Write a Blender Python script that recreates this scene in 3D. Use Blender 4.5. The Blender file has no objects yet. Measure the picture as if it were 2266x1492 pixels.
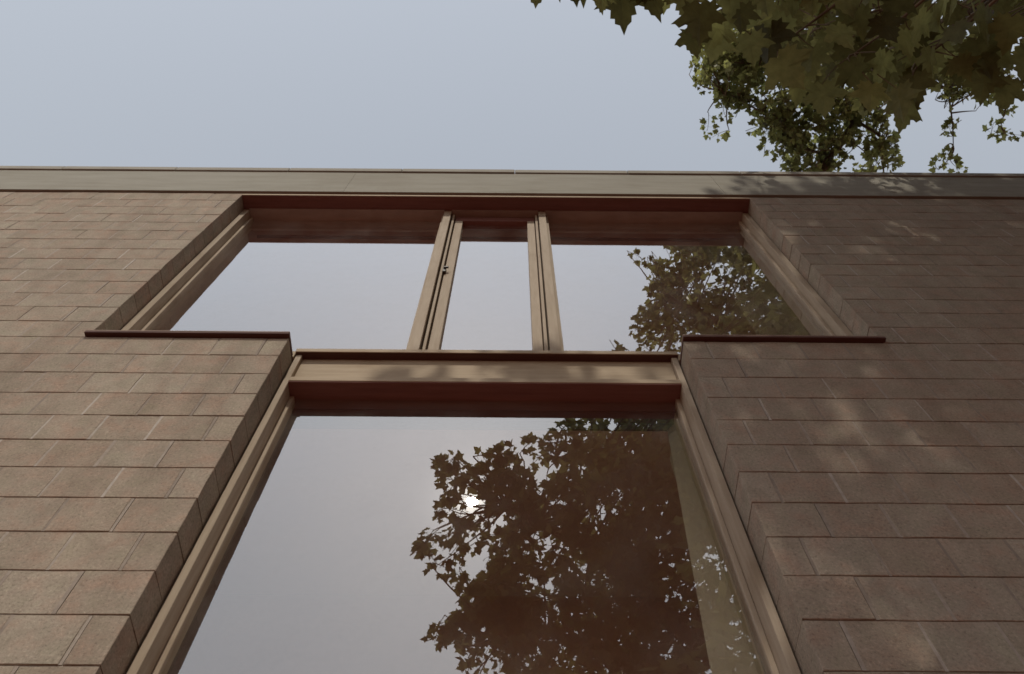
import bpy, bmesh, math, random
import numpy as np
from mathutils import Vector, Matrix

random.seed(7)
rng = np.random.default_rng(11)
scene = bpy.context.scene
col = scene.collection
R = math.radians

# ------------------------------------------------------------------ camera
Z0 = 5.5                                   # height of the ledge line above the ground
YAW, PITCH, ROLL = -0.0002, 1.1145, 0.0077
CAM = Vector((-0.9341, -1.9286, -3.8916 + Z0))
cp, sp = math.cos(PITCH), math.sin(PITCH)
FWD = Vector((math.sin(YAW) * cp, math.cos(YAW) * cp, sp))
RGT0 = Vector((math.cos(YAW), -math.sin(YAW), 0))
UP0 = RGT0.cross(FWD)
RGT = math.cos(ROLL) * RGT0 + math.sin(ROLL) * UP0
UPV = -math.sin(ROLL) * RGT0 + math.cos(ROLL) * UP0
cam_data = bpy.data.cameras.new('camera')
cam = bpy.data.objects.new('camera', cam_data)
col.objects.link(cam)
cam_data.sensor_width = 36.0
cam_data.lens = 1763 / 2266 * 36.0
cam_data.clip_start = 0.02
cam_data.clip_end = 2000
mw = Matrix((RGT, UPV, -FWD)).transposed().to_4x4()
mw.translation = CAM
cam.matrix_world = mw
scene.camera = cam

# ------------------------------------------------------------------ sky and sun
SUN = Vector((-0.0474, -0.6126, 0.7890)).normalized()
SUN_EL = math.asin(SUN.z)
SUN_AZ = math.atan2(SUN.x, SUN.y)          # clockwise from +Y
world = bpy.data.worlds.new('World')
scene.world = world
world.use_nodes = True
nt = world.node_tree
nt.nodes.clear()
wo = nt.nodes.new('ShaderNodeOutputWorld')
bg = nt.nodes.new('ShaderNodeBackground')
sky = nt.nodes.new('ShaderNodeTexSky')
sky.sky_type = 'NISHITA'
sky.sun_disc = False
sky.sun_elevation = SUN_EL
sky.sun_rotation = SUN_AZ
sky.air_density = 2.5
sky.dust_density = 0.6
sky.ozone_density = 1.0
hs = nt.nodes.new('ShaderNodeHueSaturation')
hs.inputs['Saturation'].default_value = 0.36
tint = nt.nodes.new('ShaderNodeMix')
tint.data_type = 'RGBA'
tint.blend_type = 'MULTIPLY'
tint.inputs[0].default_value = 1.0
tint.inputs[7].default_value = (0.99, 0.985, 1.0, 1)
nt.links.new(sky.outputs[0], hs.inputs['Color'])
nt.links.new(hs.outputs[0], tint.inputs[6])
# soft aureole round the sun in the hazy air
tco = nt.nodes.new('ShaderNodeTexCoord')
dotn = nt.nodes.new('ShaderNodeVectorMath'); dotn.operation = 'DOT_PRODUCT'
nt.links.new(tco.outputs['Generated'], dotn.inputs[0]); dotn.inputs[1].default_value = SUN


def wmath(op, a, b):
    m = nt.nodes.new('ShaderNodeMath'); m.operation = op
    for i, v in enumerate((a, b)):
        if hasattr(v, 'is_output'):
            nt.links.new(v, m.inputs[i])
        else:
            m.inputs[i].default_value = v
    return m.outputs[0]


off = wmath('SUBTRACT', dotn.outputs['Value'], 1.0)
halo = wmath('ADD', wmath('MULTIPLY', wmath('EXPONENT', wmath('MULTIPLY', off, 2.0 / R(1.0) ** 2), 0), 12.0),
             wmath('MULTIPLY', wmath('EXPONENT', wmath('MULTIPLY', off, 2.0 / R(2.2) ** 2), 0), 4.5))
hal = nt.nodes.new('ShaderNodeMix'); hal.data_type = 'RGBA'; hal.blend_type = 'ADD'
hal.inputs[0].default_value = 1.0
hcol = nt.nodes.new('ShaderNodeVectorMath'); hcol.operation = 'SCALE'
hcol.inputs[0].default_value = (1.0, 0.93, 0.78)
nt.links.new(halo, hcol.inputs['Scale'])
nt.links.new(tint.outputs[2], hal.inputs[6]); nt.links.new(hcol.outputs[0], hal.inputs[7])
nt.links.new(hal.outputs[2], bg.inputs['Color'])
bg.inputs['Strength'].default_value = 0.13
nt.links.new(bg.outputs[0], wo.inputs['Surface'])

sun_data = bpy.data.lights.new('sun', 'SUN')
sun_data.energy = 2.1
sun_data.angle = R(0.75)
sun_data.color = (1.0, 0.93, 0.80)
sun = bpy.data.objects.new('sun', sun_data)
sun.rotation_euler = (-SUN).to_track_quat('-Z', 'Y').to_euler()
sun.location = (0, -20, 40)
col.objects.link(sun)

scene.view_settings.view_transform = 'Standard'
scene.view_settings.look = 'None'
scene.view_settings.exposure = 0.0
scene.view_settings.gamma = 1.0
scene.view_settings.use_curve_mapping = False
scene.cycles.max_bounces = 10
scene.cycles.transparent_max_bounces = 16
scene.cycles.filter_width = 1.6
scene.cycles.sample_clamp_indirect = 4.0
scene.cycles.use_denoising = True


# ------------------------------------------------------------------ helpers
def tag(o, label=None, cat=None, group=None, kind=None):
    if label: o['label'] = label
    if cat: o['category'] = cat
    if group: o['group'] = group
    if kind: o['kind'] = kind
    return o


def empty(name, loc=(0, 0, 0)):
    o = bpy.data.objects.new(name, None)
    o.location = loc
    col.objects.link(o)
    return o


def link(name, me, parent=None, loc=(0, 0, 0)):
    o = bpy.data.objects.new(name, me)
    o.location = loc
    col.objects.link(o)
    if parent is not None:
        o.parent = parent
    return o


def box_bm(bm, x0, x1, y0, y1, z0, z1, bevel=0.0, jit=0.0):
    vs = [bm.verts.new((x, y, z)) for x in (x0, x1) for y in (y0, y1) for z in (z0, z1)]
    fs = [(0, 1, 3, 2), (4, 6, 7, 5), (0, 4, 5, 1), (2, 3, 7, 6), (0, 2, 6, 4), (1, 5, 7, 3)]
    faces = [bm.faces.new([vs[i] for i in f]) for f in fs]
    if bevel > 0:
        edges = list({e for f in faces for e in f.edges})
        bmesh.ops.bevel(bm, geom=edges, offset=bevel, segments=1, affect='EDGES', profile=0.5)


def mesh_boxes(name, boxes, mats, bevel=0.0):
    bm = bmesh.new()
    for b in boxes:
        box_bm(bm, *b, bevel=bevel)
    bmesh.ops.recalc_face_normals(bm, faces=bm.faces)
    me = bpy.data.meshes.new(name)
    bm.to_mesh(me)
    bm.free()
    for m in mats:
        me.materials.append(m)
    return me


def part(name, boxes, mat, parent, bevel=0.002):
    """boxes are given with z relative to the ledge line"""
    bs = [(a, b, c, d, e + Z0, f + Z0) for a, b, c, d, e, f in boxes]
    return link(name, mesh_boxes(name, bs, [mat], bevel), parent)


def raw_mesh(name, verts, faces, mat, parent=None, smooth=False):
    me = bpy.data.meshes.new(name)
    me.from_pydata(verts, [], faces)
    me.materials.append(mat)
    if smooth:
        me.shade_smooth()
    me.update()
    return link(name, me, parent)


# ------------------------------------------------------------------ materials
def new_mat(name):
    m = bpy.data.materials.new(name)
    m.use_nodes = True
    n = m.node_tree.nodes
    return m, n, m.node_tree.links, n['Principled BSDF']


def noise(n, l, vec, scale, detail=4, rough=0.6):
    t = n.new('ShaderNodeTexNoise')
    t.inputs['Scale'].default_value = scale
    t.inputs['Detail'].default_value = detail
    t.inputs['Roughness'].default_value = rough
    if vec is not None:
        l.new(vec, t.inputs['Vector'])
    return t


def ramp(n, l, fac, stops):
    r = n.new('ShaderNodeValToRGB')
    while len(r.color_ramp.elements) < len(stops):
        r.color_ramp.elements.new(0.5)
    for e, (p, c) in zip(r.color_ramp.elements, stops):
        e.position = p
        e.color = (*c, 1)
    l.new(fac, r.inputs[0])
    return r


def mixc(n, l, mode, fac, a, b):
    m = n.new('ShaderNodeMix')
    m.data_type = 'RGBA'
    m.blend_type = mode
    for sock, v in ((m.inputs[0], fac), (m.inputs[6], a), (m.inputs[7], b)):
        if hasattr(v, 'is_output'):
            l.new(v, sock)
        elif isinstance(v, tuple):
            sock.default_value = (*v, 1)
        else:
            sock.default_value = v
    return m.outputs[2]


def block_material():
    m, n, l, b = new_mat('concrete_block')
    geo = n.new('ShaderNodeNewGeometry')
    info = n.new('ShaderNodeObjectInfo')
    rnd = n.new('ShaderNodeMath'); rnd.operation = 'ADD'
    l.new(info.outputs['Random'], rnd.inputs[0]); l.new(geo.outputs['Random Per Island'], rnd.inputs[1])
    pos = geo.outputs['Position']
    big = noise(n, l, pos, 1.3, 3)
    mid = noise(n, l, pos, 9, 5, 0.65)
    fine = noise(n, l, pos, 85, 4, 0.8)
    grit = n.new('ShaderNodeTexVoronoi'); grit.inputs['Scale'].default_value = 120
    l.new(pos, grit.inputs['Vector'])
    frac = n.new('ShaderNodeMath'); frac.operation = 'FRACT'; l.new(rnd.outputs[0], frac.inputs[0])
    base = ramp(n, l, frac.outputs[0], [(0.0, (0.332, 0.264, 0.207)), (0.3, (0.352, 0.295, 0.237)), (0.6, (0.342, 0.279, 0.221)), (1.0, (0.371, 0.315, 0.254))])
    blot = ramp(n, l, mid.outputs[0], [(0.30, (0.84, 0.83, 0.82)), (0.55, (1.0, 1.0, 1.0)), (0.75, (1.10, 1.09, 1.08))])
    c = mixc(n, l, 'MULTIPLY', 1.0, base.outputs[0], blot.outputs[0])
    bl = ramp(n, l, big.outputs[0], [(0.3, (0.93, 0.93, 0.93)), (0.7, (1.06, 1.05, 1.04))])
    c = mixc(n, l, 'MULTIPLY', 1.0, c, bl.outputs[0])
    sp_ = ramp(n, l, fine.outputs[0], [(0.30, (0.48, 0.46, 0.44)), (0.46, (0.95, 0.95, 0.95)), (0.56, (1.0, 1.0, 1.0)), (0.70, (1.5, 1.48, 1.46))])
    c = mixc(n, l, 'MULTIPLY', 0.85, c, sp_.outputs[0])
    pit = ramp(n, l, grit.outputs['Distance'], [(0.0, (0.5, 0.48, 0.46)), (0.16, (1, 1, 1))])
    pmask = ramp(n, l, mid.outputs[0], [(0.45, (0, 0, 0)), (0.6, (1, 1, 1))])
    c = mixc(n, l, 'MULTIPLY', pmask.outputs[0], c, pit.outputs[0])
    hue = noise(n, l, pos, 7.5, 4, 0.65)
    hr = ramp(n, l, hue.outputs[0], [(0.30, (1.08, 0.95, 0.92)), (0.5, (1.0, 1.0, 1.0)), (0.70, (0.95, 1.0, 0.96))])
    c = mixc(n, l, 'MULTIPLY', 1.0, c, hr.outputs[0])
    st = n.new('ShaderNodeMapping'); st.inputs['Scale'].default_value = (5.0, 5.0, 0.5)
    l.new(pos, st.inputs['Vector'])
    stn = noise(n, l, st.outputs[0], 1.0, 4, 0.6)
    sr = ramp(n, l, stn.outputs[0], [(0.32, (0.86, 0.85, 0.84)), (0.5, (1, 1, 1)), (0.72, (1.06, 1.06, 1.06))])
    c = mixc(n, l, 'MULTIPLY', 1.0, c, sr.outputs[0])
    l.new(c, b.inputs['Base Color'])
    b.inputs['Roughness'].default_value = 0.95
    b.inputs['Specular IOR Level'].default_value = 0.15
    add = n.new('ShaderNodeMath'); add.operation = 'ADD'
    l.new(fine.outputs[0], add.inputs[0]); l.new(mid.outputs[0], add.inputs[1])
    bp = n.new('ShaderNodeBump'); bp.inputs['Strength'].default_value = 0.5; bp.inputs['Distance'].default_value = 0.004
    l.new(add.outputs[0], bp.inputs['Height']); l.new(bp.outputs[0], b.inputs['Normal'])
    return m


def joint_material():
    m, n, l, b = new_mat('pale_joint_mortar')
    geo = n.new('ShaderNodeNewGeometry')
    r = ramp(n, l, geo.outputs['Random Per Island'], [(0.0, (0.264, 0.215, 0.176)), (0.4, (0.330, 0.275, 0.229)), (0.8, (0.369, 0.314, 0.266)), (1.0, (0.451, 0.396, 0.347))])
    t = noise(n, l, geo.outputs['Position'], 30, 4)
    v = ramp(n, l, t.outputs[0], [(0.3, (0.78, 0.77, 0.76)), (0.7, (1.1, 1.1, 1.1))])
    l.new(mixc(n, l, 'MULTIPLY', 1.0, r.outputs[0], v.outputs[0]), b.inputs['Base Color'])
    b.inputs['Roughness'].default_value = 0.95
    return m


def plain_material(name, c0, c1, scale, rough=0.9, bump=0.002, stretch=(1, 1, 1), spec=0.25, detail=5, spot=None):
    m, n, l, b = new_mat(name)
    geo = n.new('ShaderNodeNewGeometry')
    mp = n.new('ShaderNodeMapping'); mp.inputs['Scale'].default_value = stretch
    l.new(geo.outputs['Position'], mp.inputs['Vector'])
    t = noise(n, l, mp.outputs[0], scale, detail, 0.62)
    r = ramp(n, l, t.outputs[0], [(0.28, c0), (0.72, c1)])
    info = n.new('ShaderNodeObjectInfo')
    vr = ramp(n, l, info.outputs['Random'], [(0.0, (0.93, 0.92, 0.91)), (1.0, (1.05, 1.05, 1.05))])
    c = mixc(n, l, 'MULTIPLY', 1.0, r.outputs[0], vr.outputs[0])
    if spot:
        t2 = noise(n, l, geo.outputs['Position'], spot[0], 4, 0.6)
        r2 = ramp(n, l, t2.outputs[0], [(spot[1], (1, 1, 1)), (spot[1] + 0.14, spot[2])])
        c = mixc(n, l, 'MULTIPLY', 1.0, c, r2.outputs[0])
    l.new(c, b.inputs['Base Color'])
    b.inputs['Roughness'].default_value = rough
    b.inputs['Specular IOR Level'].default_value = spec
    bp = n.new('ShaderNodeBump'); bp.inputs['Strength'].default_value = 0.4; bp.inputs['Distance'].default_value = bump
    l.new(t.outputs[0], bp.inputs['Height']); l.new(bp.outputs[0], b.inputs['Normal'])
    return m


def glass_material(name, reflect):
    m, n, l, b = new_mat(name)
    n.remove(b)
    out = n['Material Output']
    tr = n.new('ShaderNodeBsdfTransparent'); tr.inputs[0].default_value = (0.98, 0.95, 0.90, 1)
    gl = n.new('ShaderNodeBsdfGlossy'); gl.inputs['Roughness'].default_value = 0.0
    gl.inputs['Color'].default_value = (1, 1, 1, 1)
    mx = n.new('ShaderNodeMixShader'); mx.inputs[0].default_value = reflect
    if reflect > 0.1:
        fr = n.new('ShaderNodeFresnel'); fr.inputs['IOR'].default_value = 1.6
        inv = n.new('ShaderNodeMath'); inv.operation = 'SUBTRACT'; inv.inputs[0].default_value = 1.0
        pw = n.new('ShaderNodeMath'); pw.operation = 'POWER'; pw.inputs[1].default_value = reflect
        fin = n.new('ShaderNodeMath'); fin.operation = 'SUBTRACT'; fin.inputs[0].default_value = 1.0
        l.new(fr.outputs[0], inv.inputs[1]); l.new(inv.outputs[0], pw.inputs[0]); l.new(pw.outputs[0], fin.inputs[1])
        l.new(fin.outputs[0], mx.inputs[0])
        geo = n.new('ShaderNodeNewGeometry')
        t = noise(n, l, geo.outputs['Position'], 1.6, 2, 0.5)
        bp = n.new('ShaderNodeBump'); bp.inputs['Strength'].default_value = 0.06; bp.inputs['Distance'].default_value = 0.01
        l.new(t.outputs[0], bp.inputs['Height']); l.new(bp.outputs[0], gl.inputs['Normal'])
    l.new(tr.outputs[0], mx.inputs[1]); l.new(gl.outputs[0], mx.inputs[2])
    if reflect > 0.1:
        df = n.new('ShaderNodeBsdfDiffuse'); df.inputs['Color'].default_value = (0.62, 0.60, 0.56, 1)
        d1 = noise(n, l, geo.outputs['Position'], 3.2, 6, 0.7)
        d2 = noise(n, l, geo.outputs['Position'], 60, 3, 0.7)
        md = n.new('ShaderNodeMath'); md.operation = 'MULTIPLY'
        r1 = ramp(n, l, d1.outputs[0], [(0.42, (0.02, 0.02, 0.02)), (0.74, (0.13, 0.13, 0.13))])
        l.new(r1.outputs[0], md.inputs[0]); l.new(d2.outputs[0], md.inputs[1])
        m2 = n.new('ShaderNodeMixShader')
        l.new(md.outputs[0], m2.inputs[0]); l.new(mx.outputs[0], m2.inputs[1]); l.new(df.outputs[0], m2.inputs[2])
        l.new(m2.outputs[0], out.inputs['Surface'])
    else:
        l.new(mx.outputs[0], out.inputs['Surface'])
    return m


def leaf_material(name, lo, hi, tl, trans=0.35):
    m, n, l, b = new_mat(name)
    out = n['Material Output']
    geo = n.new('ShaderNodeNewGeometry')
    info = n.new('ShaderNodeObjectInfo')
    add = n.new('ShaderNodeMath'); add.operation = 'ADD'
    l.new(info.outputs['Random'], add.inputs[0]); l.new(geo.outputs['Random Per Island'], add.inputs[1])
    fr = n.new('ShaderNodeMath'); fr.operation = 'FRACT'; l.new(add.outputs[0], fr.inputs[0])
    r = ramp(n, l, fr.outputs[0], [(0.0, lo), (0.75, hi), (1.0, (hi[0] * 1.3, hi[1] * 1.2, hi[2]))])
    t = noise(n, l, geo.outputs['Position'], 26, 3)
    v = ramp(n, l, t.outputs[0], [(0.3, (0.8, 0.8, 0.8)), (0.7, (1.15, 1.15, 1.15))])
    c = mixc(n, l, 'MULTIPLY', 1.0, r.outputs[0], v.outputs[0])
    l.new(c, b.inputs['Base Color'])
    b.inputs['Roughness'].default_value = 0.6
    b.inputs['Specular IOR Level'].default_value = 0.3
    tb = n.new('ShaderNodeBsdfTranslucent')
    c2 = mixc(n, l, 'MULTIPLY', 1.0, v.outputs[0], tl)
    tv = ramp(n, l, fr.outputs[0], [(0.0, (0.35, 0.32, 0.3)), (0.8, (1, 1, 1))])
    c2 = mixc(n, l, 'MULTIPLY', 1.0, c2, tv.outputs[0])
    l.new(c2, tb.inputs['Color'])
    mx = n.new('ShaderNodeMixShader'); mx.inputs[0].default_value = trans
    l.new(b.outputs[0], mx.inputs[1]); l.new(tb.outputs[0], mx.inputs[2])
    l.new(mx.outputs[0], out.inputs['Surface'])
    return m


M_BLOCK = block_material()
M_MORTAR = plain_material('mortar', (0.27, 0.23, 0.19), (0.37, 0.33, 0.28), 40, 0.95, 0.003)
M_FASCIA = plain_material('smooth_concrete', (0.259, 0.240, 0.198), (0.325, 0.308, 0.264), 5, 0.9, 0.002, (0.35, 1, 2.2), spot=(1.1, 0.52, (0.9, 0.88, 0.86)))
M_COPING = plain_material('coping_stone', (0.26, 0.235, 0.195), (0.33, 0.305, 0.26), 7, 0.85, 0.001, (0.5, 1, 1))
M_WOOD = plain_material('weathered_timber', (0.345, 0.268, 0.195), (0.45, 0.372, 0.285), 9, 0.75, 0.0012, (4.0, 4.0, 0.35), spot=(2.2, 0.55, (0.84, 0.81, 0.77)))
M_WOODH = plain_material('weathered_timber_rail', (0.345, 0.262, 0.178), (0.44, 0.352, 0.25), 9, 0.75, 0.0012, (0.35, 4.0, 4.0), spot=(2.2, 0.55, (0.84, 0.80, 0.76)))
M_RED_SHADE = plain_material('red_shade_timber', (0.15, 0.060, 0.048), (0.20, 0.085, 0.068), 9, 0.7, 0.001, (0.35, 5.0, 5.0))  # soffit and underside shade put into a darker, redder timber tone
M_LEDGE = plain_material('stone_ledge', (0.24, 0.17, 0.14), (0.32, 0.24, 0.20), 12, 0.8, 0.001, (0.5, 1, 1))
M_DARK_SHADE = plain_material('dark_shade_timber', (0.075, 0.032, 0.026), (0.11, 0.05, 0.04), 9, 0.7, 0.001, (0.35, 5.0, 5.0))  # underside shade put into the tone; also keeps inner lining and beam dark
M_METAL = plain_material('dark_metal', (0.05, 0.04, 0.035), (0.08, 0.07, 0.06), 30, 0.5, 0.0005)
M_PLASTER = plain_material('interior_plaster', (0.70, 0.66, 0.53), (0.78, 0.74, 0.60), 2, 0.95, 0.0005)
M_ROOM = plain_material('interior_brown', (0.66, 0.46, 0.37), (0.72, 0.51, 0.41), 1.5, 0.9, 0.0005)
M_ROOF = plain_material('roof_felt', (0.12, 0.11, 0.10), (0.17, 0.16, 0.15), 4, 0.95, 0.002)
M_BARK = plain_material('plane_bark', (0.10, 0.07, 0.045), (0.20, 0.15, 0.10), 6, 0.95, 0.01, (1, 1, 0.5))
M_GROUND = plain_material('red_bounce_paving', (0.17, 0.062, 0.040), (0.23, 0.090, 0.060), 1.2, 0.95, 0.004, spot=(0.4, 0.55, (0.85, 0.85, 0.85)))  # unseen ground, red chosen to bounce warm light into the shade
M_GLASS = glass_material('window_glass', 4.6)
M_GLASS_BACK = glass_material('window_glass_inner', 0.04)
M_LEAF = leaf_material('plane_leaf', (0.055, 0.052, 0.024), (0.11, 0.10, 0.045), (0.26, 0.24, 0.08), 0.45)
M_LEAF_NEAR = leaf_material('plane_leaf_near', (0.048, 0.045, 0.019), (0.118, 0.118, 0.052), (0.36, 0.35, 0.12), 0.5)

M_LEAF_PALE = leaf_material('plane_leaf_pale', (0.06, 0.064, 0.028), (0.112, 0.118, 0.05), (0.40, 0.41, 0.14), 0.5)

# ------------------------------------------------------------------ ground
gm = bpy.data.meshes.new('ground')
gm.from_pydata([(-900, -900, 0), (900, -900, 0), (900, 900, 0), (-900, 900, 0)], [], [(0, 1, 2, 3)])
gm.materials.append(M_GROUND)
tag(link('ground', gm), kind='structure')


# ------------------------------------------------------------------ picture geometry (used to find where things stand)
def ray(px, py):
    v = (px - 1133) * RGT - (py - 746) * UPV + 1763 * FWD
    return v / v.dot(FWD)


def at(px, py, D):
    """the place seen at that pixel of the photograph, D metres ahead"""
    return CAM + ray(px, py) * D


GY = 0.23


def mir(px, py, D):
    """the place whose reflection in the glass is seen at that pixel"""
    p = at(px, py, D)
    return Vector((p.x, 2 * GY - p.y, p.z))


def proj(p):
    v = Vector(p) - CAM
    d = v.dot(FWD)
    if d <= 0.05:
        return None
    return 1133 + 1763 * v.dot(RGT) / d, 746 - 1763 * v.dot(UPV) / d, d


# ------------------------------------------------------------------ the house
C = 0.2             # course height
B = 0.2465          # block length
XLL, XLR = -2.151, 0.0
XUL, XUR = -3.2545, 1.0933
HX0, HX1, HY1 = -9.0, 7.0, 5.2
TOP = 2.80
house = empty('house', (-1, 0, 0))
house.location = (0, 0, 0)
tag(house, 'concrete block house front with a tall T shaped timber window', 'house')

# mortar core with the T opening; block faces stand proud of it
IN = 0.009
wall_boxes = [
    (HX0, XUL - IN, 0.0045, 0.26, -Z0, TOP), (XUR + IN, HX1, 0.0045, 0.26, -Z0, TOP),
    (XUL - IN, XLL - IN, 0.0045, 0.26, -Z0, -0.004), (XLR + IN, XUR + IN, 0.0045, 0.26, -Z0, -0.004),
    (XLL - IN, XLR + IN, 0.0045, 0.26, -Z0, -4.6),
]
wall = part('wall', wall_boxes, M_MORTAR, house, 0)
tag(wall, kind=None)

# blocks ------------------------------------------------
JX, JZ = 0.009, 0.005


def block_mesh(w, h, d, seed, corner=0):
    """one block, front face at y=0, chamfered front edge; corner: -1/+1 has a finished return on that side"""
    r = random.Random(seed)
    bm = bmesh.new()
    hw, hh = w / 2, h / 2
    ch = 0.0022
    def j(a): return (r.random() - 0.5) * a
    ring = []
    for k, (ins, y) in enumerate(((ch, 0.0), (0.0, ch), (0.0, d))):
        vs = []
        for sx, sz in ((-1, -1), (0, -1), (1, -1), (1, 0), (1, 1), (0, 1), (-1, 1), (-1, 0)):
            jj = 0.0028 if k < 2 else 0
            vs.append(bm.verts.new((sx * (hw - ins) + j(jj), y + (j(0.0012) if k == 0 else 0), sz * (hh - ins) + j(jj))))
        ring.append(vs)
    c = bm.verts.new((0, j(0.0015), 0))
    for i in range(8):
        i2 = (i + 1) % 8
        bm.faces.new((ring[0][i], ring[0][i2], c))
        bm.faces.new((ring[1][i], ring[1][i2], ring[0][i2], ring[0][i]))
        bm.faces.new((ring[2][i], ring[2][i2], ring[1][i2], ring[1][i]))
    bmesh.ops.recalc_face_normals(bm, faces=bm.faces)
    if c.normal.y > 0:
        bmesh.ops.reverse_faces(bm, faces=bm.faces)
    me = bpy.data.meshes.new('block')
    bm.to_mesh(me)
    bm.free()
    me.materials.append(M_BLOCK)
    return me


V_FULL = [block_mesh(B - JX, C - JZ, 0.10, 100 + i) for i in range(7)]
V_HALF = [block_mesh(B / 2 - JX, C - JZ, 0.10, 200 + i) for i in range(4)]
V_FULLC = [block_mesh(B - JX, C - JZ, 0.22, 300 + i) for i in range(6)]
V_HALFC = [block_mesh(B / 2 - JX, C - JZ, 0.22, 400 + i) for i in range(5)]

spots = []      # (x centre, z centre, mesh)
perps = []      # vertical joints: x, z of the course bottom
for k in range(-26, 14):
    zc = k * C + C / 2
    up = k >= 0
    for side in (-1, 1):
        edge = (XUL if up else XLL) if side < 0 else (XUR if up else XLR)
        lim = HX0 if side < 0 else HX1
        x = edge
        first = True
        half = (k % 2 == 1) if not up else (k % 2 == 0)
        while (x - lim) * side < 0:
            w = B / 2 if (first and half) else B
            xc = x + side * w / 2
            if first:
                # corner block: its return face stands at the opening
                me = random.choice(V_HALFC if half else V_FULLC)
                xc += -side * JX / 2
            else:
                me = random.choice(V_FULL)
                perps.append((x - side * JX / 2 if False else x, k * C))
            spots.append((xc, zc, me))
            x += side * w
            first = False
for k in range(-26, -23):
    x = XLL + B / 2
    while x < XLR:
        spots.append((x, k * C + C / 2, random.choice(V_FULL)))
        x += B


def area_in_view(xc, zc):
    q = proj((xc, 0, zc + Z0))
    if q is None:
        return 0
    px, py, d = q
    mx, my = 0.5 * B * 1763 / d, 0.5 * C * 1763 / d
    if px < -mx or px > 2266 + mx or py < 0 or py > 1492 + my:
        return 0
    return 1.0 / d ** 2


order = sorted(range(len(spots)), key=lambda i: -area_in_view(spots[i][0], spots[i][1]))
single = set(i for i in order[:298] if area_in_view(spots[i][0], spots[i][1]) > 0)
rest_v, rest_f = [], []
for i, (xc, zc, me) in enumerate(spots):
    tilt = (random.gauss(0, 0.0022), random.gauss(0, 0.0018), random.gauss(0, 0.0022))
    dy = random.gauss(0, 0.0008)
    loc = Vector((xc, dy, zc + Z0 + random.gauss(0, 0.0006)))
    if i in single:
        o = link('block', me, wall, loc)
        o.rotation_euler = tilt
    else:
        mt = Matrix.Translation(loc)
        n0 = len(rest_v)
        rest_v += [tuple(mt @ v.co) for v in me.vertices]
        rest_f += [tuple(n0 + q for q in p.vertices) for p in me.polygons]
o = raw_mesh('block_courses', rest_v, rest_f, M_BLOCK, wall)
o['kind'] = 'stuff'
# pointed vertical joints, nearly flush, paler than the blocks
jv, jf = [], []
bm = bmesh.new()
for x, z in perps:
    y = 0.0002 + abs(random.gauss(0, 0.0012))
    box_bm(bm, x - 0.007, x + 0.007, y, 0.02, z + 0.003 + Z0, z + C - 0.003 + Z0)
me = bpy.data.meshes.new('mortar_joints')
bm.to_mesh(me); bm.free()
M_JOINT = joint_material()
me.materials.append(M_JOINT)
o = link('mortar_joint', me, wall)
o['kind'] = 'stuff'

# fascia, coping, lintel, roof ---------------------------
x = HX0
while x < HX1:
    x1 = min(x + 3.3, HX1)
    f = part('fascia_panel', [(x + 0.0004, x1 - 0.0004, -0.018 + random.gauss(0, 0.0008), 0.25, 2.818, 3.462)], M_FASCIA, house, 0.0015)
    x = x1
x = HX0 - 0.4
while x < HX1:
    x1 = min(x + 1.06, HX1)
    f = part('coping', [(x + 0.002, x1 - 0.002, -0.032 + random.gauss(0, 0.0015), 0.30, 3.466 + random.gauss(0, 0.002), 3.566 + random.gauss(0, 0.002))], M_COPING, house, 0.005)
    x = x1
part('lintel', [(XUL - 0.0, XUR + 0.0, 0.004, 0.30, 2.752, 2.815)], M_RED_SHADE, house, 0.003)  # body takes the shaded soffit tone, the trim its lit front
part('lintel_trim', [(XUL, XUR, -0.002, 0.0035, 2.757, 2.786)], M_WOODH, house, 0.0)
part('roof', [(HX0, HX1, 0.31, HY1, 3.2, 3.4)], M_ROOF, house, 0)
part('side_wall', [(HX0, HX0 + 0.25, 0.27, HY1 - 0.25, -Z0, 3.2)], M_BLOCK, house, 0)
part('side_wall', [(HX1 - 0.25, HX1, 0.27, HY1 - 0.25, -Z0, 3.2)], M_BLOCK, house, 0)
part('back_wall', [(HX0, -4.8, HY1 - 0.24, HY1, -Z0, 3.19), (3.8, HX1, HY1 - 0.24, HY1, -Z0, 3.19), (-4.8, 3.8, HY1 - 0.24, HY1, 1.4, 3.19), (-4.8, 3.8, HY1 - 0.24, HY1, -Z0, -5.2)], M_BLOCK, house, 0)  # unseen opening added to let more daylight into the room

# ledges where the stem of the T meets its arms -----------
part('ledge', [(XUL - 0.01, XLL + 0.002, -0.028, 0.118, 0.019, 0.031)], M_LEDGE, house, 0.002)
part('ledge_shade_board', [(XUL - 0.01, XLL + 0.002, -0.027, 0.30, 0.004, 0.0185)], M_DARK_SHADE, house, 0.002)  # dark layer standing in for the ledge's shaded underside
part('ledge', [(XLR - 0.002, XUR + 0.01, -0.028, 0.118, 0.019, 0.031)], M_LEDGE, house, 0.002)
part('ledge_shade_board', [(XLR - 0.002, XUR + 0.01, -0.027, 0.30, 0.004, 0.0185)], M_DARK_SHADE, house, 0.002)
for n, a, b_ in (('block', XLL - 0.11, XLL), ('block', XLR, XLR + 0.11)):
    pass


def pane(parent, x0, x1, y, z0, z1):
    me = mesh_boxes('pane', [(x0, x1, y, y + 0.006, z0 + Z0, z1 + Z0)], [M_GLASS, M_GLASS_BACK])
    for p in me.polygons:
        p.material_index = 0 if p.normal.y < -0.5 else 1
    return link('pane', me, parent)


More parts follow.
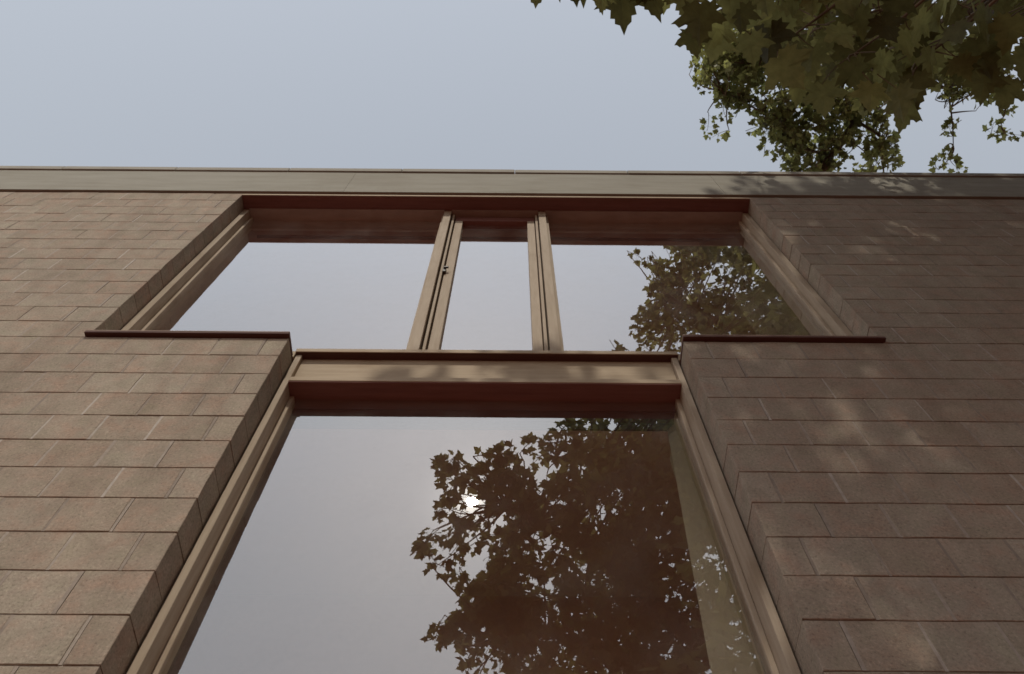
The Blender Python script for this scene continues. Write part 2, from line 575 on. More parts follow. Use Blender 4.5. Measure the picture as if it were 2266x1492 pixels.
# upper window ------------------------------------------
YF, YS, YG = 0.125, 0.192, 0.214
win = empty('window'); win.parent = house
win['label'] = 'wide upper window of two fixed panes and a narrow middle sash'
W1, W2 = 0.050, 0.074
ZB, ZT = 0.072, 2.752
ML = (-1.523, -1.462)
MR = (-0.716, -0.656)
part('jamb', [(XUL + 0.004, XUL + W1, YF, 0.27, 0.031, ZT)], M_WOOD, win)
part('jamb', [(XUR - W1, XUR - 0.004, YF, 0.27, 0.031, ZT)], M_WOOD, win)
part('stop', [(XUL + W1 + 0.001, XUL + W2, YS, 0.245, 0.031, ZT - 0.016)], M_WOOD, win)
part('stop', [(XUR - W2, XUR - W1 - 0.001, YS, 0.245, 0.031, ZT - 0.016)], M_WOOD, win)
part('head_rail', [(XUL + W1 + 0.001, ML[0] - 0.001, YF - 0.01, 0.27, ZT - 0.014, ZT + 0.004),
                   (ML[1] + 0.001, MR[0] - 0.001, YF - 0.01, 0.27, ZT - 0.014, ZT + 0.004),
                   (MR[1] + 0.001, XUR - W1 - 0.001, YF - 0.01, 0.27, ZT - 0.014, ZT + 0.004)], M_LEDGE, win, 0.0015)
part('mullion', [(*ML, YF, 0.27, 0.111, ZT)], M_WOOD, win)
part('mullion', [(*MR, YF, 0.27, 0.111, ZT)], M_WOOD, win)
part('stop', [(MR[1] + 0.001, MR[1] + 0.022, YS - 0.03, 0.245, 0.111, ZT - 0.016)], M_WOOD, win)
part('stop', [(ML[0] - 0.022, ML[0] - 0.001, YS - 0.03, 0.245, 0.111, ZT - 0.016)], M_WOOD, win)
part('stop', [(ML[1] + 0.012, ML[1] + 0.030, 0.15, 0.26, 0.111, ZT - 0.016)], M_WOOD, win)
part('stop', [(MR[0] - 0.030, MR[0] - 0.010, 0.15, 0.26, 0.111, ZT - 0.016)], M_WOOD, win)
SL = (ML[1] + 0.041, ML[1] + 0.104)
SR = (MR[0] - 0.097, MR[0] - 0.038)
part('sash_stile', [(*SL, 0.165, 0.225, 0.125, 2.60)], M_WOOD, win)
part('sash_stile', [(*SR, 0.165, 0.225, 0.125, 2.60)], M_WOOD, win)
part('sash_rail', [(SL[0], SR[1], 0.166, 0.225, 2.601, 2.70)], M_RED_SHADE, win)
part('sash_rail', [(SL[1] + 0.001, SR[0] - 0.001, 0.166, 0.225, 0.125, 0.18)], M_WOODH, win)
part('latch', [(SL[0] - 0.012, SL[0] + 0.012, 0.142, 0.1645, 1.38, 1.45), (SL[0] - 0.006, SL[0] + 0.030, 0.128, 0.1415, 1.425, 1.445)], M_METAL, win, 0.003)
part('sill_rail', [(XLL + 0.004, XLR - 0.004, YF - 0.001, 0.27, ZB, 0.110)], M_DARK_SHADE, win)  # rail body darkened for its shaded underside; nosing keeps the lit front
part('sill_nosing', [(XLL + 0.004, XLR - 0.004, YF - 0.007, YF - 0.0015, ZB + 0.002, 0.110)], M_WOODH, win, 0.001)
part('sill_rail', [(XUL + W1 + 0.001, XLL + 0.003, YF + 0.004, 0.245, 0.032, 0.1)], M_WOODH, win)
part('sill_rail', [(XLR - 0.003, XUR - W1 - 0.001, YF + 0.004, 0.245, 0.032, 0.1)], M_WOODH, win)
pane(win, XUL + W2 - 0.005, ML[0] - 0.015, YG, 0.09, ZT - 0.01)
pane(win, SL[1] - 0.01, SR[0] + 0.01, YG - 0.012, 0.17, 2.62)
pane(win, MR[1] + 0.015, XUR - W2 + 0.005, YG, 0.09, ZT - 0.01)

# lower window ------------------------------------------
LF, LS, LG = 0.138, 0.222, 0.240
win2 = empty('window'); win2.parent = house
win2['label'] = 'single tall lower pane in the stem of the T'
w1, w2 = 0.041, 0.064
ZL = -4.59
part('jamb', [(XLL + 0.008, XLL + w1, LF, 0.30, ZL, ZB - 0.001)], M_WOOD, win2)
part('jamb', [(XLR - w1, XLR - 0.008, LF, 0.30, ZL, ZB - 0.001)], M_WOOD, win2)
part('stop', [(XLL + w1 + 0.001, XLL + w2, LS, 0.28, ZL, -0.236)], M_WOOD, win2)
part('stop', [(XLR - w2, XLR - w1 - 0.001, LS, 0.28, ZL, -0.236)], M_WOOD, win2)
part('transom', [(XLL + w1 + 0.001, XLR - w1 - 0.001, 0.166, 0.30, -0.192, ZB - 0.001)], M_WOODH, win2)
part('head_rail', [(XLL + w1 + 0.001, XLR - w1 - 0.001, 0.130, 0.30, -0.235, -0.193)], M_WOODH, win2)
part('head_shade_board', [(XLL + w1 + 0.001, XLR - w1 - 0.001, 0.134, 0.30, -0.243, -0.2355)], M_RED_SHADE, win2, 0.001)  # thin dark layer painting the shade under the head rail
pane(win2, XLL + w2 - 0.008, XLR - w2 + 0.008, LG, ZL, -0.22)
part('sill_rail', [(XLL + w1 + 0.001, XLR - w1 - 0.001, 0.10, 0.30, ZL - 0.006, ZL + 0.08)], M_WOODH, win2)

# room behind the glass ----------------------------------
part('interior_lining', [(-0.062, 0.10, 0.301, 0.60, ZL, -0.25)], M_PLASTER, house, 0)
part('interior_lining', [(XLL - 0.10, XLL + 0.062, 0.301, 0.36, ZL, -0.25)], M_DARK_SHADE, house, 0)
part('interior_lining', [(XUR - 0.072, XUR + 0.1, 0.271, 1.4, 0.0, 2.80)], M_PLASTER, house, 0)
part('interior_beam', [(XLL, XLR, 0.301, 0.42, -0.25, 0.06)], M_DARK_SHADE, house, 0)
part('interior_ceiling', [(-5, 4, 0.28, 4.6, 2.83, 2.9)], M_ROOM, house, 0)
part('interior_wall', [(-5, -4.8, 4.6, 4.7, -Z0, 2.9), (3.8, 4, 4.6, 4.7, -Z0, 2.9), (-4.8, 3.8, 4.6, 4.7, 1.4, 2.9)], M_ROOM, house, 0)  # gap matches the added back opening that brightens the room
part('interior_wall', [(-5.1, -5.001, 0.27, 4.7, -Z0, 2.9)], M_ROOM, house, 0)
part('interior_wall', [(4.001, 4.1, 0.27, 4.7, -Z0, 2.9)], M_ROOM, house, 0)
part('interior_floor', [(-5, 4, 0.301, 4.6, -5.3, -5.2)], M_PLASTER, house, 0)

# a pale curtain drawn to the right edge of the lower window
M_CLOTH = plain_material('curtain_cloth', (0.78, 0.74, 0.64), (0.82, 0.78, 0.68), 3, 0.95, 0.0002)
def drape(xa, xb, z0, z1, parent, xt=None):
    xt = xb if xt is None else xt       # how far it reaches at the top
    cv, cf = [], []
    NC = 64
    for i in range(NC + 1):
        t = i / NC
        y = 0.345 + 0.04 * t + 0.0012 * math.sin(t * 19.0)
        cv += [(xa + (xb - xa) * t, y, z0 + Z0), (xa + (xb + .0 - xa) * t, y, -2.25 + Z0 if z0 < -1 else z0 + 0.2 + Z0), (xa + (xt - xa) * t, y + 0.004, z1 + Z0)]
    for i in range(NC):
        for k in range(2):
            a = i * 3 + k
            cf.append((a, a + 3, a + 4, a + 1))
    cm = raw_mesh('drape', cv, cf, M_CLOTH, parent, True)
    sm = cm.modifiers.new('thickness', 'SOLIDIFY'); sm.thickness = 0.004


cur = empty('curtain', (0, 0, 0))
tag(cur, 'pale curtain gathered at the right edge behind the tall lower pane', 'curtain', 'pale curtains behind the panes')
drape(-0.066, -0.245, ZL + 0.1, -0.29, cur, -0.10)
part('curtain_rail', [(XLL + 0.06, -0.066, 0.36, 0.385, -0.285, -0.262)], M_METAL, cur, 0.002)

cur2 = empty('curtain', (0, 0, 0))
tag(cur2, 'pale curtain at the right end behind the wide upper window', 'curtain', 'pale curtains behind the panes')
drape(XUR - 0.08, XUR - 0.40, 0.05, 2.74, cur2)
part('curtain_rail', [(XUL + 0.08, XUR - 0.08, 0.36, 0.385, 2.742, 2.765)], M_METAL, cur2, 0.002)

# ------------------------------------------------------------------ trees
HALF_FINE = [(0.0, 0.03), (0.12, -0.10), (0.22, -0.03), (0.37, -0.11), (0.35, 0.03), (0.47, 0.08), (0.37, 0.18), (0.50, 0.25), (0.70, 0.43),
             (0.55, 0.43), (0.50, 0.53), (0.38, 0.47), (0.27, 0.51), (0.31, 0.66), (0.20, 0.69), (0.19, 0.82), (0.09, 0.86), (0.0, 1.08)]
HALF_FAR = [(0.0, 0.0), (0.33, -0.10), (0.35, 0.10), (0.64, 0.40), (0.30, 0.47), (0.26, 0.68), (0.0, 1.03)]


def leaf_arrays(half, seed):
    r = random.Random(seed)
    pts = [(x * (1 + r.uniform(-.08, .08)), y + r.uniform(-.02, .02)) for x, y in half]
    pts[0] = half[0]
    left = [(-x * (1 + r.uniform(-.08, .08)), y + r.uniform(-.025, .025)) for x, y in half[1:-1]][::-1]
    out = pts + left
    bend, fold, twist = r.uniform(-.25, -.02), r.uniform(-.05, .28), r.uniform(-.15, .15)
    def z(x, y): return fold * abs(x) + bend * (y - .3) ** 2 + twist * x * y - 0.10 * x * x
    v = [(0, .33, z(0, .33))] + [(x, y, z(x, y)) for x, y in out]
    n = len(out)
    f = [(0, 1 + i, 1 + (i + 1) % n) for i in range(n)]
    return np.array(v, float), np.array(f, int)


FINE = [leaf_arrays(HALF_FINE, i) for i in range(6)]
FAR = [leaf_arrays(HALF_FAR, 50 + i) for i in range(8)]


def leaf_frame(tip, nrm):
    t = Vector(tip).normalized()
    n = Vector(nrm)
    n = (n - t * n.dot(t)).normalized()
    return Matrix((t.cross(n), t, n)).transposed()


class Tubes:
    def __init__(self): self.v, self.f = [], []

    def add(self, pts, radii, sides=5):
        pts = [Vector(p) for p in pts]
        n0 = len(self.v)
        ref = Vector((0.3, 0.9, 0.2))
        for i, p in enumerate(pts):
            d = (pts[min(i + 1, len(pts) - 1)] - pts[max(i - 1, 0)]).normalized()
            u = d.cross(ref).normalized(); w = d.cross(u)
            for k in range(sides):
                a = 2 * math.pi * k / sides
                self.v.append(tuple(p + (u * math.cos(a) + w * math.sin(a)) * radii[i]))
        for i in range(len(pts) - 1):
            for k in range(sides):
                a, b = n0 + i * sides + k, n0 + i * sides + (k + 1) % sides
                self.f.append((a, b, b + sides, a + sides))
        self.f.append(tuple(n0 + (len(pts) - 1) * sides + k for k in range(sides)))

    def build(self, name, mat, parent):
        return raw_mesh(name, self.v, self.f, mat, parent, True)


def bez(a, b, c, n):
    return [a * (1 - t) ** 2 + b * 2 * t * (1 - t) + c * t * t for t in [i / n for i in range(n + 1)]]


class Tree:
    def __init__(self, mat):
        self.leaves = []          # (position, 3x3, size, variant)
        self.limbs = []           # limb sample points (pos, radius)
        self.limb_paths = []
        self.twigs = Tubes()
        self.mat = mat

    def limb(self, pts, r0, r1, n=6):
        P = [Vector(p) for p in pts]
        path = []
        for i in range(len(P) - 1):
            a, b = P[i], P[i + 1]
            pa = P[i - 1] if i > 0 else a - (b - a)
            pb = P[i + 2] if i + 2 < len(P) else b + (b - a)
            for k in range(n):
                t = k / n
                q = 0.5 * ((2 * a) + (b - pa) * t + (2 * pa - 5 * a + 4 * b - pb) * t * t + (3 * a - pa - 3 * b + pb) * t ** 3)
                path.append(q + Vector([random.gauss(0, 0.03 * r0 / 0.1 * .3) for _ in range(3)]))
        path.append(P[-1])
        rad = [r0 + (r1 - r0) * i / (len(path) - 1) for i in range(len(path))]
        self.limb_paths.append((path, rad))
        self.limbs += list(zip(path, rad))

    def spray(self, end, n=14, reach=0.75, size=0.17, droop=0.35, far_attach=True):
        """a leafy twig whose outer end stands at END"""
        end = Vector(end)
        best = min(self.limbs, key=lambda q: (q[0] - end).length)[0]
        out = end - best
        d = out.normalized() if out.length > 0.1 else Vector((0, 0, 1))
        d = (d + Vector([random.gauss(0, .45) for _ in range(3)]) - Vector((0, 0, droop))).normalized()
        start = end - d * reach
        if far_attach and out.length > reach:
            midp = (best + start) / 2 + Vector((random.gauss(0, .15), random.gauss(0, .15), random.gauss(0.12, .15) * out.length * .4))
            self.twigs.add(bez(best, midp, start, 5), [0.020, .017, .014, .011, .009, .007], 4)
        sag = start + d * reach * .5 + Vector((random.gauss(0, .05), random.gauss(0, .05), 0.10))
        tw = bez(start, sag, end, 4)
        self.twigs.add(tw, [.007, .006, .005, .004, .003], 3)
        for i in range(n):
            t = 0.08 + 0.92 * (i + random.random() * .8) / n
            p = (1 - t) ** 2 * start + 2 * t * (1 - t) * sag + t * t * end
            side = Vector([random.gauss(0, 1) for _ in range(3)])
            side = (side - d * side.dot(d))
            side.z *= .6
            side.normalize()
            pet = side * random.uniform(.04, .11) + d * .03 - Vector((0, 0, random.uniform(.0, .05)))
            tip = side * .8 + d * random.uniform(.1, .9) - Vector((0, 0, random.uniform(0.05, .7)))
            nrm = Vector((random.gauss(0, .5), random.gauss(0, .5), 1))
            s = size * random.uniform(.55, 1.2) * (1.1 - .35 * t)
            self.leaves.append((p + pet, leaf_frame(tip, nrm), s))
            if random.random() < .5:
                self.twigs.add([p, p + pet], [.002, .0015], 3)

    def open_round(self, px, py, rad, keep):
        """a thin place in the crown where the sun comes through (seen in the glass at px, py)"""
        out = []
        for l in self.leaves:
            q = proj((l[0].x, 2 * GY - l[0].y, l[0].z))
            if q and math.hypot(q[0] - px, q[1] - py) < rad and random.random() > keep:
                continue
            out.append(l)
        self.leaves = out

    def build(self, root, near=(), max_single=290, near_mat=None):
        trunk = True
        for path, rad in self.limb_paths:
            t = Tubes(); t.add(path, rad, 9)
            t.build('trunk' if trunk else 'branch', M_BARK, root)
            trunk = False
        if self.twigs.v:
            o = self.twigs.build('twig', M_BARK, root); o['kind'] = 'stuff'
        # leaves that show largest become objects of their own
        def shows(l):
            q = proj(l[0])
            if q is None or not (-20 < q[0] < 2290 and -40 < q[1] < 395):
                return 0
            return l[2] / q[2]
        single = list(near)
        cand = sorted(((shows(l), i) for i, l in enumerate(self.leaves)), reverse=True)
        take = {i for s, i in cand[:max(0, max_single - len(single))] if s > 0}
        meshes = []
        for i, (v, f) in enumerate(FINE):
            me = bpy.data.meshes.new('leaf')
            me.from_pydata(v.tolist(), [], f.tolist())
            me.materials.append(near_mat or self.mat)
            meshes.append(me)
        meshes_far = []
        for i, (v, f) in enumerate(FAR):
            me = bpy.data.meshes.new('leaf')
            me.from_pydata(v.tolist(), [], f.tolist())
            me.materials.append(self.mat)
            meshes_far.append(me)
        for k, (p, m, s) in enumerate(single):
            o = link('leaf', meshes[k % 6], root)
            o.matrix_local = Matrix.Translation(p) @ (m.to_4x4() @ Matrix.Scale(s, 4))
        for k in take:
            p, m, s = self.leaves[k]
            o = link('leaf', meshes_far[k % 8], root)
            o.matrix_local = Matrix.Translation(p) @ (m.to_4x4() @ Matrix.Scale(s, 4))
        V, F, n0 = [], [], 0
        for k, (p, m, s) in enumerate(self.leaves):
            if k in take:
                continue
            v, f = FAR[k % 8]
            V.append((v * s) @ np.array(m).T + np.array(p))
            F.append(f + n0)
            n0 += len(v)
        if V:
            V = np.concatenate(V); F = np.concatenate(F)
            me = bpy.data.meshes.new('foliage')
            me.from_pydata(V.tolist(), [], F.tolist())
            me.materials.append(self.mat)
            o = link('foliage', me, root)
            o['kind'] = 'stuff'


def inside(poly, x, y):
    c = False
    j = len(poly) - 1
    for i in range(len(poly)):
        xi, yi = poly[i]; xj, yj = poly[j]
        if (yi > y) != (yj > y) and x < (xj - xi) * (y - yi) / (yj - yi) + xi:
            c = not c
        j = i
    return c


def scatter(poly, n):
    xs = [p[0] for p in poly]; ys = [p[1] for p in poly]
    out = []
    while len(out) < n:
        x, y = random.uniform(min(xs), max(xs)), random.uniform(min(ys), max(ys))
        if inside(poly, x, y):
            out.append((x, y))
    return out


# the plane tree in front of the house: seen in the glass and overhead
A = Tree(M_LEAF)
A.limb([(4.9, -7.6, -0.1), (4.7, -7.4, 3.0), (4.5, -7.2, 6.5), (4.3, -7.0, 10.0), (4.2, -7.0, 14.0), (4.3, -7.0, 19.0)], 0.34, 0.10)
A.limb([(4.6, -7.2, 5.5), mir(1560, 1440, 10.5), mir(1420, 1310, 10.6), mir(1270, 1190, 10.8), mir(1120, 1120, 10.8)], 0.14, 0.03)
A.limb([(4.4, -7.1, 8.0), mir(1560, 1130, 12.0), mir(1400, 1040, 12.0), mir(1230, 1010, 11.6)], 0.12, 0.03)
A.limb([(4.5, -7.2, 4.8), mir(1500, 1560, 9.8), mir(1300, 1420, 10.0), mir(1120, 1400, 10.2)], 0.11, 0.02)
A.limb([(4.3, -7.0, 11.0), mir(1700, 820, 15.0), mir(1560, 700, 16.0), mir(1470, 660, 16.5)], 0.12, 0.03)
A.limb([(4.2, -7.0, 13.0), mir(1750, 560, 17.0), (3.6, -2.5, 19.0)], 0.10, 0.03)
A.limb([(4.3, -7.0, 9.0), mir(1500, 880, 14.0), mir(1330, 850, 14.0)], 0.10, 0.03)
A.limb([(4.5, -7.2, 6.0), (3.6, -4.8, 6.4), (2.4, -2.6, 5.75), (1.2, -1.85, 5.15), (0.2, -1.85, 5.05)], 0.06, 0.008)
for e in [(1600, 20, 3.45), (1740, 90, 3.5), (1890, 120, 3.55), (2040, 130, 3.55), (2190, 100, 3.6), (1360, -90, 3.2), (1210, -80, 3.25), (1960, 40, 3.6), (2150, 20, 3.6), (1680, -20, 3.5)]:
    e = at(*e)
    A.limb([e + Vector((0.42, -0.28, 0.20)), e + Vector((.2, -.12, .10)), e], 0.009, 0.004, 4)
A.limb([(4.5, -7.2, 7.0), (7.0, -8.0, 9.5), (9.0, -8.6, 11.0)], 0.12, 0.03)
A.limb([(4.5, -7.2, 5.0), (8.0, -6.5, 6.0), (11.5, -6.0, 7.0)], 0.12, 0.03)
A.limb([(4.3, -7.0, 15.0), (6.0, -5.0, 19.0), (8.0, -3.5, 20.0)], 0.10, 0.03)
A.limb([(4.3, -7.0, 12.0), (8.0, -6.5, 14.0), (11.0, -6.5, 15.0)], 0.10, 0.03)
A.limb([(4.4, -7.1, 9.0), (4.6, -9.5, 12.0), (4.6, -11.5, 14.0)], 0.12, 0.03)

core = [(1150, 1030), (1260, 985), (1330, 960), (1500, 930), (2000, 930), (2000, 1640), (1180, 1640), (1130, 1480), (1070, 1340), (1080, 1240), (1150, 1150)]
for x, y in scatter(core, 640):
    A.spray(mir(x, y, random.uniform(9.0, 13.0)), n=17, size=.14)
fringe = [(1000, 1018), (965, 1025), (1060, 1010), (1120, 985), (1100, 1000), (1180, 985), (1250, 955), (1275, 948), (960, 1120), (990, 1100), (1020, 1075),
          (1075, 1060), (940, 1215), (975, 1190), (1005, 1165), (1040, 1180), (1090, 1120), (1120, 1060), (1040, 1290), (1075, 1265), (1100, 1210), (1130, 1180),
          (1030, 1340), (990, 1375), (965, 1410), (1010, 1430), (1050, 1395), (1090, 1370), (1130, 1430), (1140, 1480), (1095, 1490), (1180, 1420), (1060, 1320),
          (1130, 1030), (1160, 1085), (1060, 1140)]
for x, y in fringe:
    A.spray(mir(x + 10, y, random.uniform(9.8, 11.2)), n=13, reach=.45, size=.14)
    A.spray(mir(x + random.uniform(-8, 30), y + random.uniform(-14, 14), random.uniform(9.8, 11.2)), n=11, reach=.32, size=.13)
for x, y in [(930, 1220), (925, 1200), (955, 1022), (975, 1018), (960, 1420), (970, 1400), (1005, 1420), (1035, 1100), (1060, 1095), (1025, 1130), (985, 1240), (1010, 1225)]:
    A.spray(mir(x, y, random.uniform(10.2, 11.0)), n=13, reach=.4, size=.13)
for x, y in scatter([(1010, 1290), (1080, 1240), (1150, 1250), (1160, 1420), (1080, 1440), (1030, 1400)], 40) + scatter([(1100, 1050), (1150, 1000), (1200, 1090), (1130, 1160)], 7):
    A.spray(mir(x, y, random.uniform(9.8, 11.5)), n=16, size=.14)
mid = [(1440, 800), (2000, 770), (2000, 930), (1340, 930), (1290, 880)]
for x, y in scatter(mid, 190):
    A.spray(mir(x, y, random.uniform(12.5, 16.0)), n=15)
upper = [(1430, 600), (1520, 545), (1540, 500), (2000, 480), (2000, 790), (1440, 790), (1400, 735), (1425, 690)]
for x, y in scatter(upper, 290):
    A.spray(mir(x, y, random.uniform(14.5, 18.5)), n=16, size=.14)
for x, y in [(1400, 725), (1390, 735), (1430, 590), (1425, 640), (1480, 640), (1500, 560), (1450, 770), (1420, 755), (1395, 720), (1412, 742), (1400, 765), (1432, 715), (1440, 735), (1425, 610), (1440, 660)]:
    A.spray(mir(x + 15, y, random.uniform(15.5, 16.5)), n=13, reach=.5, size=.14)
over = [(1640, -40), (1700, 60), (1800, 130), (2300, 160), (2400, -300), (1650, -300)]
for x, y in scatter(over, 110):
    A.spray(at(x, y, random.uniform(13.0, 17.0)), n=14, size=.17)
for _ in range(1000):     # unseen rest of the crown, enlarged to cut sky light from the right
    a = random.uniform(0, 2 * math.pi); rr = 5.5 * math.sqrt(random.random())
    p = Vector((8.8 + 1.25 * rr * math.cos(a), -7.2 + rr * math.sin(a) * .9, random.uniform(3.2, 17)))
    if p.x > 2.9 + .06 * p.z and p.y < -2.6:
        A.spray(p, n=13, size=.25)

for _ in range(170):     # the lobe that keeps the sun off the right half of the wall
    t = random.uniform(7.5, 12.0)
    A.spray(Vector((random.uniform(1.0, 4.6), 0, Z0 + random.uniform(-2.6, 1.4))) + SUN * t, n=15)
for _ in range(100):     # unseen top, added to block high sky light on the right
    p = Vector((random.uniform(3.2, 12), random.uniform(-6.5, -2.5), 0))
    p.z = 9.5 + 2.9 * abs(p.y) * random.uniform(.75, 1.0)
    A.spray(p, n=13, size=.27)
for x, y in scatter([(1560, 40), (1700, 120), (1800, 190), (2000, 230), (2060, 190), (2290, 170), (2290, -30), (1560, -30)], 34):
    A.spray(at(x, y, random.uniform(6.0, 8.5)), n=12, reach=.4, size=.135)
for x, y in scatter([(1660, 640), (1800, 640), (1900, 790), (1650, 790)], 70):
    A.spray(mir(x, y, random.uniform(12.5, 14.5)), n=14, size=.15)
near = []


def near_leaf(px, py, D, size, tip=(0, 1, -.35), nj=.45):
    p = at(px, py - 4, D)
    t = Vector(tip) + Vector((random.gauss(0, .35), random.gauss(0, .2), random.gauss(0, .2)))
    n = Vector((random.gauss(0, nj), random.gauss(-.25, nj), 1))
    near.append((p, leaf_frame(t, n), size * random.uniform(.54, .82)))


NEAR = [(1190, -42, 3.2, .19), (1235, -58, 3.3, .18), (1265, -52, 3.2, .15), (1330, -40, 3.1, .22), (1372, -30, 3.2, .23), (1350, -70, 3.2, .2), (1430, -45, 3.2, .22), (1475, -35, 3.3, .21), (1405, -70, 3.3, .2), (1300, -75, 3.3, .2), (1520, -30, 3.2, .22),
        (1550, 10, 3.1, .22), (1600, 40, 3.2, .2), (1530, 70, 3.2, .19), (1590, 75, 3.3, .18), (1640, 10, 3.3, .22), (1620, -40, 3.2, .22), (1690, -20, 3.4, .2), (1660, 80, 3.3, .21),
        (1720, 130, 3.3, .24), (1770, 165, 3.4, .22), (1700, 60, 3.4, .22), (1740, 40, 3.4, .2), (1800, 110, 3.5, .22), (1820, 190, 3.5, .2), (1850, 60, 3.4, .22), (1880, 140, 3.4, .24),
        (1930, 190, 3.3, .24), (1985, 200, 3.3, .25), (2020, 170, 3.4, .22), (1960, 120, 3.4, .22), (2010, 230, 3.4, .17), (1900, 20, 3.3, .24), (1950, 40, 3.3, .22), (2000, 70, 3.4, .24),
        (2060, 110, 3.4, .24), (2050, 30, 3.3, .22), (2110, 60, 3.5, .22), (2120, 130, 3.5, .22), (2160, 90, 3.5, .24), (2180, 160, 3.5, .2), (2220, 110, 3.5, .22), (2240, 180, 3.5, .2),
        (2180, 20, 3.4, .24), (2240, 40, 3.4, .24), (2290, 110, 3.5, .22), (2290, 10, 3.4, .22), (1800, -30, 3.3, .24), (1760, -30, 3.3, .22), (1860, -40, 3.3, .22), (2000, -20, 3.3, .24),
        (2100, -20, 3.3, .24), (1930, 100, 3.8, .22), (1985, 140, 3.8, .22), (1870, 100, 3.9, .22), (1900, 60, 4.0, .24), (1960, 20, 3.9, .24), (2030, 20, 3.8, .24), (1820, 20, 3.9, .22)]
for px, py, D, s in NEAR:
    near_leaf(px, py, D, s)
for _ in range(78):
    px, py = scatter([(1560, -60), (1700, 60), (1800, 110), (2060, 160), (2300, 120), (2300, -60)], 1)[0]
    near_leaf(px, py, random.uniform(3.5, 4.6), random.uniform(.16, .22), tip=(random.gauss(0, .8), .7, -.3), nj=.5)
for p, m, s in near:
    b0 = min(A.limbs, key=lambda q: (q[0] - p).length)[0]
    A.twigs.add(bez(b0, (b0 + p) / 2 + Vector((0, 0, .08)), p, 3), [.005, .004, .003, .002], 4)
treeA = empty('plane_tree', (0, 0, 0))
tag(treeA, 'plane tree before the house, big dark leaves overhead, mirrored in the glass', 'tree', 'plane trees around the house')
A.open_round(1043, 1112, 30, .06)
A.build(treeA, near, 290, M_LEAF_NEAR)

# the plane tree that rises behind the house and leans over its roof
T2 = Tree(M_LEAF_PALE)
T2.limb([(8.2, 8.6, -0.1), (8.0, 8.4, 4.0), (7.6, 8.0, 9.0), (7.2, 7.4, 13.5), (7.6, 6.6, 18.0)], 0.32, 0.12)
T2.limb([(7.4, 7.7, 11.0), at(1700, 560, 15.6), at(1810, 390, 16.0), at(1890, 275, 16.2), at(1960, 200, 16.3), at(2080, 110, 16.4)], 0.11, 0.045)
T2.limb([at(1895, 268, 16.2), at(1950, 305, 15.8), at(1952, 350, 15.7), at(1958, 400, 15.5)], 0.035, 0.012)
T2.limb([at(1890, 275, 16.2), at(1850, 225, 16.0), at(1780, 160, 15.8), at(1660, 140, 15.6)], 0.04, 0.012)
T2.limb([at(1840, 345, 16.1), at(1760, 320, 16.0), at(1700, 260, 15.8), at(1600, 200, 15.6)], 0.035, 0.01)
T2.limb([at(1960, 200, 16.3), at(2080, 190, 16.0), at(2105, 250, 15.8), at(2110, 330, 15.6)], 0.03, 0.008)
T2.limb([at(2080, 110, 16.4), at(2200, 120, 16.2), at(2225, 220, 15.8), at(2215, 280, 15.7)], 0.03, 0.008)
dense = [(1570, 60), (1640, 40), (1900, 60), (2250, 100), (2250, 180), (2050, 200), (1900, 240), (1800, 250), (1700, 240), (1600, 190), (1560, 120)]
for x, y in scatter(dense, 220):
    T2.spray(at(x, y, random.uniform(14.5, 17.5)), n=15, size=.145)
lowerp = [(1690, 210), (1960, 230), (1990, 385), (1740, 400), (1690, 300)]
for x, y in scatter(lowerp, 110):
    T2.spray(at(x, y, random.uniform(15.0, 17.0)), n=14, reach=.55, size=.135)
for x, y in [(1575, 305), (1565, 290), (1610, 265), (1625, 240), (1535, 165), (1560, 170), (1545, 200), (1580, 120), (1600, 150), (1640, 210), (1655, 235), (1700, 300), (1735, 330),
             (1750, 370), (1720, 280), (1985, 350), (1995, 360), (1960, 330), (2085, 290), (2105, 270), (2090, 330), (2130, 375), (2100, 365), (2075, 350), (2200, 270), (2215, 300), (2240, 250), (2260, 300),
             (2190, 215), (2150, 200)]:
    T2.spray(at(x, y, random.uniform(15.3, 16.2)), n=11, reach=.38, size=.13)
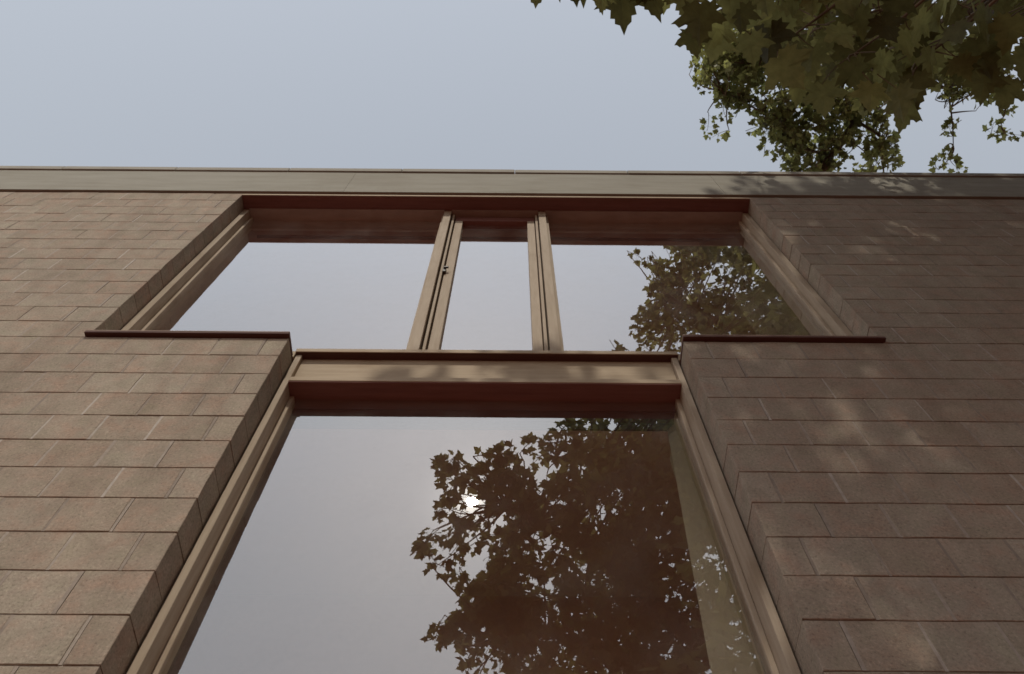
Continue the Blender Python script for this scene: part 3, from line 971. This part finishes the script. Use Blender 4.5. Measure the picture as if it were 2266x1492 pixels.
for poly, k in (([(1530, 150), (1560, 90), (1650, 60), (1690, 180), (1640, 250), (1570, 220)], 34), ([(1670, 200), (1760, 230), (1760, 330), (1700, 310)], 14), ([(1720, 280), (1840, 270), (1850, 385), (1740, 385)], 14)):
    for x, y in scatter(poly, k):
        T2.spray(at(x, y, random.uniform(15.0, 16.6)), n=14, reach=.45, size=.135)
hid = [(1620, 430), (1880, 430), (1900, 900), (1600, 900)]
for x, y in scatter(hid, 70):
    T2.spray(at(x, y, random.uniform(16.0, 20.0)), n=13)
treeB = empty('plane_tree', (0, 0, 0))
tag(treeB, 'plane tree of small pale leaves rising behind the house over the roof edge', 'tree', 'plane trees around the house')
T2.build(treeB, (), 290)

# ------------------------------------------------------------------ unseen trees added behind the viewer to block sky light, one mass
wv, wf, n0 = [], [], 0
wt = Tubes()
for (cx, cy, h, rr) in [(15, -12, 17, 5.5), (20, -9, 18, 5.5), (17, -19, 19, 6), (8, -21, 15, 5.5), (25, -16, 18, 6), (-2, -30, 13, 5.5), (-12, -34, 12, 5.5),
                        (-22, -31, 12, 5.5), (-31, -24, 12, 5.5), (16, -30, 18, 6), (27, -27, 18, 6), (-37, -12, 12, 5.5)]:
    wt.add([(cx, cy, -.1), (cx + .2, cy, h * .4), (cx, cy + .2, h * .85)], [.35, .25, .08], 7)
    for k in range(620):
        u = rng.normal(size=3); u /= np.linalg.norm(u); u *= rng.random() ** .35
        p = np.array([cx, cy, h * .56]) + u * np.array([rr, rr, h * .43])
        m = np.array(leaf_frame(rng.normal(size=3), rng.normal(size=3) + np.array([0, 0, 1.2])))
        v, f = FAR[k % 8]
        wv.append((v * rng.uniform(.5, .95)) @ m.T + p); wf.append(f + n0); n0 += len(v)
wm = bpy.data.meshes.new('sky_blocker_trees')
nb = n0
V = np.concatenate(wv).tolist() + wt.v
F = np.concatenate(wf).tolist() + [tuple(q + nb for q in f) for f in wt.f]
wm.from_pydata(V, [], F)
wm.materials.append(M_LEAF)
wm.materials.append(M_BARK)
nl = sum(len(f) for f in wf)
wm.polygons.foreach_set('material_index', [0] * nl + [1] * (len(F) - nl))
tag(link('sky_blocker_trees', wm), kind='stuff')
